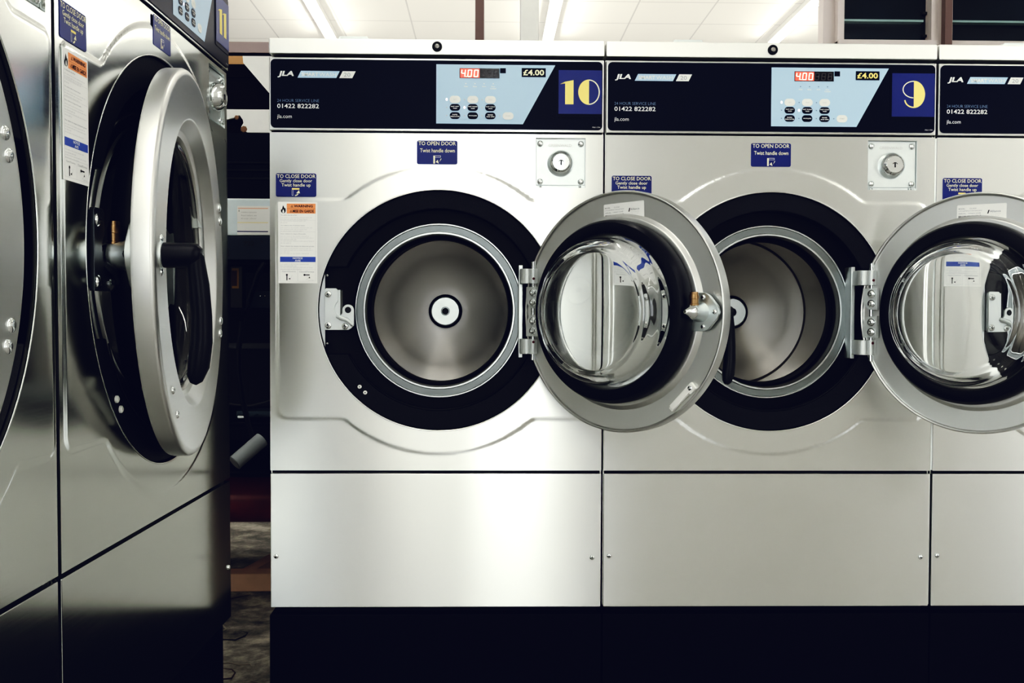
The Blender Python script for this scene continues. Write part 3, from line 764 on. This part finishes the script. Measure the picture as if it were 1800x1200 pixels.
def floor_mat():
    m, nt, p = nodes_of('dirty_floor'); L = nt.links.new
    tc = N(nt, 'ShaderNodeTexCoord')
    n1 = N(nt, 'ShaderNodeTexNoise', Scale=5.0, Detail=12.0, Roughness=.72, Distortion=.25); L(tc.outputs['Object'], n1.inputs['Vector'])
    r = N(nt, 'ShaderNodeValToRGB'); e = r.color_ramp.elements
    e[0].position = .36; e[0].color = (.02, .02, .018, 1); e[1].position = .62; e[1].color = (.52, .48, .42, 1)
    k = r.color_ramp.elements.new(.5); k.color = (.22, .205, .18, 1)
    L(n1.outputs['Fac'], r.inputs[0])
    sp = N(nt, 'ShaderNodeSeparateXYZ'); L(tc.outputs['Object'], sp.inputs[0])
    lt = N(nt, 'ShaderNodeMath', operation='LESS_THAN'); lt.inputs[1].default_value = -.10; L(sp.outputs[1], lt.inputs[0])
    mx = N(nt, 'ShaderNodeMixRGB'); mx.inputs[2].default_value = (.44, .43, .41, 1); L(lt.outputs[0], mx.inputs[0]); L(r.outputs[0], mx.inputs[1])
    L(mx.outputs[0], p.inputs['Base Color'])
    b = N(nt, 'ShaderNodeBump', Strength=.6, Distance=.02); L(n1.outputs['Fac'], b.inputs['Height']); L(b.outputs[0], p.inputs['Normal'])
    p.inputs['Roughness'].default_value = .7
    return m
Mc, Mf = tiles_mat(), floor_mat()
Mw = plain('wall_paint', (.87, .86, .83), .7, noise=.03, nscale=3)
Mwd = plain('backdrop_shade_black', (.010, .009, .012), .7, noise=.2, nscale=5)
X0, X1, Y0, Y1, H = -4.2, 6.0, -5.0, 8.4, 3.3
b = MB(); b.box(X0, X1, Y0, Y1, -.05, 0, Mf); struct(b, 'floor')
b = MB(); b.box(X0, X1, Y0, Y1, H, H+.05, Mc); struct(b, 'ceiling')
b = MB(); b.box(X0, X1, Y1, Y1+.05, 0, H, Mw); struct(b, 'wall_back')
b = MB(); b.box(X0-.05, X0, Y0, Y1, 0, H, Mw); struct(b, 'wall_left')
b = MB(); b.box(X1, X1+.05, Y0, Y1, 0, H, Mw); struct(b, 'wall_right')
# shop front behind the photographer: wall with openings added to streak and light the steel
b = MB(); xs = [X0, -3.4, -1.9, -.09, .02, .40, .82, 4.6, 5.8, X1]
for i in range(0, len(xs)-1):
    if i % 2 == 0: b.box(xs[i], xs[i+1], Y0-.1, Y0, 0, H, Mw)
    else: b.box(xs[i], xs[i+1], Y0-.1, Y0, 0, .25, Mw); b.box(xs[i], xs[i+1], Y0-.1, Y0, 2.6, H, Mw)
struct(b, 'wall_front')
Mframe = plain('window_frame_paint', (.60, .57, .54), .5)
# glazed partition beyond the machines, upper right
Mpink = plain('pinkish_frame', (.66, .60, .57), .5); Mpane = plain('dark_pane', (.010, .018, .030), .08, noise=.6, nscale=3, spec=.5)
Mbrown = plain('brown_post_paint', (.17, .115, .105), .5)
b = MB(); b.box(2.13, X1, 3.02, 3.10, 0, 2.195, Mw); b.box(2.05, X1, 3.02, 3.10, 2.75, H, Mw); b.box(2.05, 2.13, 3.02, 3.10, 0, H, Mpink)
struct(b, 'wall_partition')
def window(name, x0, x1):
    f = MB()
    for a in ((x0-.03, x0+.002, 2.19, 2.76), (x1-.002, x1+.03, 2.19, 2.76)): f.box(a[0], a[1], 2.97, 3.09, a[2], a[3], Mpink, .003)
    f.box(x0-.03, x1+.03, 2.97, 3.09, 2.735, 2.765, Mpink, .003); f.box(x0-.03, x1+.03, 2.95, 3.09, 2.185, 2.207, Mpink, .003)
    o = struct(f, name)
    g = MB(); g.box(x0, x1, 3.04, 3.045, 2.2, 2.75, Mpane); g.build('pane', o)
    s = MB(); s.box(x0+.005, x1-.03, 2.995, 3.04, 2.305, 2.315, plain('glass_shelf_edge', (.30, .42, .42), .2)); s.build('shelf', o)
    for zz in (2.245, 2.355, 2.47):
        c = MB(); c.box(x0+.002, x0+.018, 3.02, 3.04, zz-.006, zz+.006, M['ink'], .001); c.build('louvre_clip', o)
        c = MB(); c.box(x1-.022, x1-.002, 3.02, 3.04, zz-.006, zz+.006, M['ink'], .001); c.build('louvre_clip', o)
    return o
window('window_1', 2.135, 2.56); window('window_2', 2.66, 3.12); window('window_3', 3.22, 3.9)
b = MB(); b.box(2.594, 2.630, 2.90, 2.945, 0, H, Mbrown, .003); tag(b.build('wooden_post'), 'brown painted post between the two dark windows at upper right', 'post')
b = MB(); b.box(.370, .409, 2.60, 2.64, 0, H, Mbrown, .003); tag(b.build('wooden_post'), 'brown painted post rising behind washing machine 10', 'post')
b = MB(); b.box(.570, .652, 2.60, 2.68, 0, H, plain('white_post_paint', (.86, .86, .82), .6), .004); tag(b.build('white_post'), 'wide white post just right of the brown post behind machine 10', 'post')

# fluorescent lights
Mtube = plain('fluorescent_tube', (1, 1, .97), .5, emit=26, ecol=(1.0, .985, .93)); Mhouse = plain('light_housing', (.8, .8, .78), .5)
def light(x, y0, y1, lab):
    r = bpy.data.objects.new('fluorescent_light', None); COL.objects.link(r); r.location = (x, (y0+y1)/2, H)
    tag(r, lab, 'ceiling light', 'fluorescent ceiling lights'); l = (y1-y0)/2
    h = MB(); h.box(-.05, .05, -l, l, -.045, -.001, Mhouse, .004); h.build('housing', r)
    t = MB(); t.cyl((0, -l+.03, -.066), (0, l-.03, -.066), .019, Mtube, 16); t.build('tube', r)
    for s in (-1, 1):
        e = MB(); e.box(-.022, .022, s*l-.03*(s > 0), s*l+.03*(s < 0), -.095, -.045, M['grey'], .003); e.build('end_cap', r)
for x, nm in ((-.93, 'left'), (.94, 'middle'), (2.9, 'right')):
    for k, (a, c) in enumerate(((5.3, 7.1), (2.9, 4.7), (.5, 2.3))):
        where = ('far', 'second', 'third')[k]
        light(x, a, c, f'white fluorescent tube light on the ceiling, {where} of the {nm} row')
for x, nm in ((-.05, 'left'), (.60, 'middle'), (3.3, 'right')):  # unseen aisle lamps added to streak the steel and brighten the wall
    for k, (a, c) in enumerate(((-2.6, -.8), (-4.6, -2.8))):
        light(x, a, c, f'added fluorescent tube light, out of view, over the customer aisle, {("front", "rear")[k]} of its {nm} row')

# ------------------------------------------------------------------ service gap between the rows
Mwood = plain('raw_timber', (.50, .30, .15), .65, noise=.15, nscale=14); Mwood2 = plain('dusty_timber', (.62, .43, .31), .7, noise=.2, nscale=14)
Mtorn = plain('torn_backing', (.22, .13, .08), .8, noise=.3, nscale=60)
Mfoam = plain('white_foam', (.85, .84, .80), .7); Mdb = plain('dark_brown_box', (.007, .0045, .004), .7, spec=.1)
b = MB(); b.box(-1.2, .40, 1.60, 1.68, 1.784, 1.822, plain('painted_beam', (.36, .29, .28), .6), .002); b.box(-1.2, .40, 1.615, 1.67, 1.770, 1.784, M['blacksm']); tag(b.build('wall_beam'), 'pinkish grey horizontal beam crossing the gap above the clutter', 'beam')
b = MB(); b.box(-.75, -.356, 1.36, 1.44, 1.6850, 1.7155, Mwood, .002); tag(b.build('wooden_plank'), 'sawn end of an orange wooden plank beside machine 11', 'plank')
b = MB(); b.prism([(-.352, 1.702), (-.350, 1.680), (-.262, 1.578), (-.226, 1.5345), (-.205, 1.5345), (-.205, 1.702)], 1.306, 1.316, Mfoam); tag(b.build('white_board'), 'white board with a slanting lower edge in the gap', 'board')
b = MB(); b.box(-1.0, -.06, 1.34, 1.58, 1.4595, 1.6845, Mdb, .004); b.box(-1.0, -.06, 1.335, 1.34, 1.64, 1.65, Mdb); tag(b.build('storage_box'), 'dark brown box high in the gap under the slanting white board', 'box')
b = MB(); b.prism([(-.9, 1.532), (-.9, 1.501), (-.402, 1.5005), (-.375, 1.507), (-.362, 1.514), (-.352, 1.500), (-.350, 1.490), (-.357, 1.478), (-.345, 1.4635), (-.337, 1.4592), (-.08, 1.4592), (-.08, 1.5335)], 1.305, 1.320, Mfoam, .001)
b.lathe([(.0, 1.301), (.010, 1.3035), (.012, 1.308)], Mtorn, 7, (-.348, 0, 1.470)); b.lathe([(.0, 1.301), (.007, 1.3035), (.008, 1.308)], Mtorn, 6, (-.371, 0, 1.507))
tag(b.build('foam_sheet'), 'white foam sheet with torn brown edge in the gap', 'foam sheet')
b = MB(); b.box(-1.0, -.06, 1.302, 1.7, 1.2415, 1.4588, plain('black_housing', (.004, .005, .012), .6, spec=.12), .004)
for zz in (1.362, 1.338, 1.312): b.cyl((-1.0, 1.300, zz), (-.08, 1.300, zz), .004, M['rubber'], 8)
tag(b.build('ribbed_housing'), 'black ribbed housing below the foam sheet in the gap', 'housing')
r = bpy.data.objects.new('control_box', None); COL.objects.link(r); r.location = (-.35, 1.2, 1.12); tag(r, 'pale metal control box with striped paper label in the gap', 'control box')
b = MB(); b.box(-.5, .30, 0, .30, .003, .1195, plain('pale_box_paint', (.80, .88, .90), .4), .008); b.build('case', r)
b = MB(); b.rrect(.005, .105, .0065, .0955, .002, -.001, M['paper'], .0008)
b.rect(.008, .10, .0875, .0890, -.0013, M['orange']); b.rect(.006, .10, .0437, .0450, -.0013, M['yellow']); b.rect(.005, .10, .0155, .0182, -.0013, M['blue'])
for i, t in enumerate(('Installation Instructions', 'Read before use', 'Keep clear')): b.text(t, .018, .065, .0745-.010*i, .0785-.010*i, -.0013, M['ltgrey'], 0)
b.text('i', .010, .0115, .078, .084, -.0013, M['ink'], .02); b.build('paper_label', r)
Mnavy = plain('navy_metal', (.010, .022, .050), .5, noise=.2, nscale=12)
b = MB(); b.box(-.85, -.06, 1.19, 1.5, 1.049, 1.1215, Mnavy, .003); b.text('722', -.324, -.290, 1.092, 1.106, 1.1895, M['ink'], .02); b.text('x', -.270, -.262, 1.102, 1.108, 1.1895, M['ink'], .02)
b.prism([(-.378, 1.060), (-.366, 1.060), (-.369, 1.082), (-.373, 1.086), (-.377, 1.080)], 1.1892, 1.195, M['ink'])
tag(b.build('navy_crate'), 'navy blue metal crate marked 722 under the control box', 'crate')
b = MB(); b.box(-.3786, -.3415, 1.25, 1.30, .900, 1.031, plain('dark_backing', (.015, .015, .02), .5), .003); b.rect(-.374, -.352, .962, 1.026, 1.2494, plain('faded_yellow', (.22, .13, .01), .6)); b.rect(-.376, -.358, .970, 1.018, 1.2490, plain('faded_red', (.035, .006, .004), .6)); tag(b.build('warning_tag'), 'faded yellow and dark red label card on the shelf below the navy crate', 'tag')
r = bpy.data.objects.new('storage_rack', None); COL.objects.link(r); r.location = (-.4, 1.4, 0); tag(r, 'dark steel rack with a grey crossbar standing in the shadowy gap', 'rack')
for x in (-.62, .44):
    for y in (-.08, .42):
        b = MB(); b.box(x, x+.03, y, y+.03, 0, 1.0475, M['blacksm'], .002); b.build('post', r)
for z in (.5275, .887, 1.0355):
    b = MB(); b.box(-.62, .47, -.16, .45, z, z+.012, M['blacksm'], .002); b.build('shelf', r)
b = MB(); b.box(-.62, .47, -.36, .45, .400, .412, M['blacksm'], .002); b.build('shelf', r)
b = MB(); b.box(-.60, .47, -.10, -.085, .7700, .7890, plain('grey_bar_paint', (.045, .05, .06), .5), .003); b.build('crossbar', r)
b = MB(); b.box(-.335, -.06, 1.32, 1.5, .8995, .955, Mnavy, .003)
for x in (-.325, -.30, -.285): b.rivet(x, .94, 1.32, .004, .003, M['chrome'])
tag(b.build('junction_box'), 'dark junction box with small bolts behind the black cable', 'box')
b = MB(); b.box(-.374, -.08, 1.30, 1.4, .552, .572, plain('blue_bracket_paint', (.05, .08, .11), .4), .003); b.lathe([(.010, 1.29), (.012, 1.296), (.012, 1.30)], M['chrome'], 12, (-.305, 0, .553)); b.tube([(-.365, 1.29, .552), (-.345, 1.29, .552)], [.008, .008], M['zinc'], 12); tag(b.build('pipe_bracket'), 'bluish metal bracket with bolt above the white roll', 'bracket')
b = MB(); P_ = [(-.262, 1.19, 1.04), (-.277, 1.18, 1.008), (-.3054, 1.18, .920), (-.3266, 1.18, .8585), (-.336, 1.18, .78), (-.335, 1.18, .70), (-.325, 1.18, .62), (-.310, 1.18, .55), (-.297, 1.175, .505), (-.285, 1.17, .47)]
b.tube(P_, .0085, M['rubber'], 12); tag(b.build('black_cable'), 'black cable hanging down through the gap', 'cable')
b = MB(); b.tube([(-.46, 1.30, .610), (-.38, 1.30, .592), (-.33, 1.30, .588), (-.28, 1.30, .600), (-.20, 1.30, .63)], .003, plain('grey_hose', (.06, .06, .07), .5), 8); tag(b.build('thin_hose'), 'thin grey hose sagging across the gap', 'hose')
b = MB(); p0, p1 = Vector((-.331, 1.10, .433)), Vector((-.262, 1.16, .497))
b.tube([p0, p1], [.0235, .0235], plain('paper_roll', (.40, .43, .45), .6), 32); b.tube([p0-(p1-p0)*.01, p0+(p1-p0)*.02], [.020, .020], M['grey'], 24)
tag(b.build('paper_roll'), 'white paper roll lying aslant in the lower gap', 'roll')
b = MB(); b.box(-1.1, -1.04, 1.54, 1.66, .0005, .19, M['blacksm']); b.box(.06, .12, 1.54, 1.66, .0005, .19, M['blacksm'])
b.tube([(-1.3, 1.60, .243), (-1.29, 1.60, .243), (.2, 1.60, .243)], [.07, .086, .086], plain('red_drum_paint', (.34, .07, .05), .28, noise=.2), 40)
for x in (-.9, -.62, -.0): b.tube([(x, 1.60, .243), (x+.02, 1.60, .243)], .089, M['steel_dark'], 40)
tag(b.build('red_pipe'), 'thick dark red pipe running across near the floor', 'pipe')
b = MB(); b.box(-.75, -.10, 1.26, 1.335, .0, .057, Mwood2, .003); tag(b.build('timber_batten'), 'dusty timber batten lying across the floor in the gap', 'timber')
b = MB(); b.prism([(0, 0), (.045, 0), (.045, .05), (0, .05)], 0, .42, Mwood2, .002); o = b.build('timber_batten', matrix=Matrix.Translation((-.372, 1.34, .0)) @ Matrix.Rotation(R(-12), 4, 'Z')); tag(o, 'short timber offcut pointing away behind the cross batten', 'timber')
b = MB()
b.box(-2.2, .35, 1.88, 1.92, .14, 1.76, Mwd); struct(b, 'shade_backdrop')  # added black sheet standing in for the deep shade of the gap
b = MB()
for i in range(9):
    x, y = -.16-.03*i+random.uniform(-.05, .05), .35+.10*i; a = random.uniform(0, 3)
    pts = [(x+.06*t*math.cos(a+.5*t)+random.uniform(-.008, .008), y+.05*t*math.sin(a+.5*t), .004+.006*abs(math.sin(t*2))) for t in [j*.5-1 for j in range(6)]]
    b.tube(pts, [.0008, .0016, .0022, .002, .0014, .0006], plain('debris_%d' % i, random.choice([(.02, .018, .015), (.35, .32, .27), (.10, .06, .05)]), .8), 6)
tag(b.build('floor_debris'), 'scraps of dust and string littering the floor between the rows', 'debris', kind='stuff')

# added unseen lamp that brightens the ceiling behind the machines
def area(name, loc, rot, sx_, sy_, power, col=(1, .98, .94)):
    l = bpy.data.lights.new(name, 'AREA'); l.shape = 'RECTANGLE'; l.size = sx_; l.size_y = sy_; l.energy = power; l.color = col
    o = bpy.data.objects.new(name, l); COL.objects.link(o); o.location = loc; o.rotation_euler = rot; return o
area('ceiling_fill', (1.2, 5.8, 1.7), (PI, 0, 0), 6, 4, 58)
# ------------------------------------------------------------------ world, camera, colour
w = bpy.data.worlds.new('sky'); scene.world = w; w.use_nodes = True
w.node_tree.nodes['Background'].inputs[0].default_value = (.93, .97, 1.0, 1); w.node_tree.nodes['Background'].inputs[1].default_value = 6.0

cam = bpy.data.cameras.new('camera'); co = bpy.data.objects.new('camera', cam); COL.objects.link(co)
cam.lens = 37.0; cam.sensor_width = 36; cam.clip_start = .05
Rm = Matrix(((.99973297, -.02274557, .00407771), (-.00349978, .02539052, .99967148), (.02284163, .99941881, -.02530414)))
m = Matrix.Identity(4)
for i in range(3): m[i][0], m[i][1], m[i][2] = Rm[0][i], Rm[1][i], -Rm[2][i]
m[0][3], m[1][3], m[2][3] = .4313, -2.0812, .8827
co.matrix_world = m; scene.camera = co

vs = scene.view_settings; vs.view_transform = 'Standard'; vs.look = 'None'; vs.exposure = .18; vs.gamma = 1
vs.use_curve_mapping = True
cm = vs.curve_mapping
def curve(i, pts):
    c = cm.curves[i]
    while len(c.points) > 2: c.points.remove(c.points[1])
    c.points[0].location = pts[0]; c.points[-1].location = pts[-1]
    for p in pts[1:-1]: c.points.new(*p)
# film-like grade: faint navy in the blacks, warm whites
def film(black, white): return [(0, black), (.06, .018+black*.6), (.20, .165), (.42, .45), (.70, .73*white), (1, .95*white)]
curve(0, film(.0012, 1)); curve(1, film(.0014, .995)); curve(2, film(.0060, .95)); cm.update()
scene.cycles.max_bounces = 11; scene.cycles.transmission_bounces = 10; scene.cycles.glossy_bounces = 6; scene.cycles.transparent_max_bounces = 8
scene.cycles.sample_clamp_indirect = 6; scene.cycles.caustics_refractive = True; scene.cycles.blur_glossy = .3
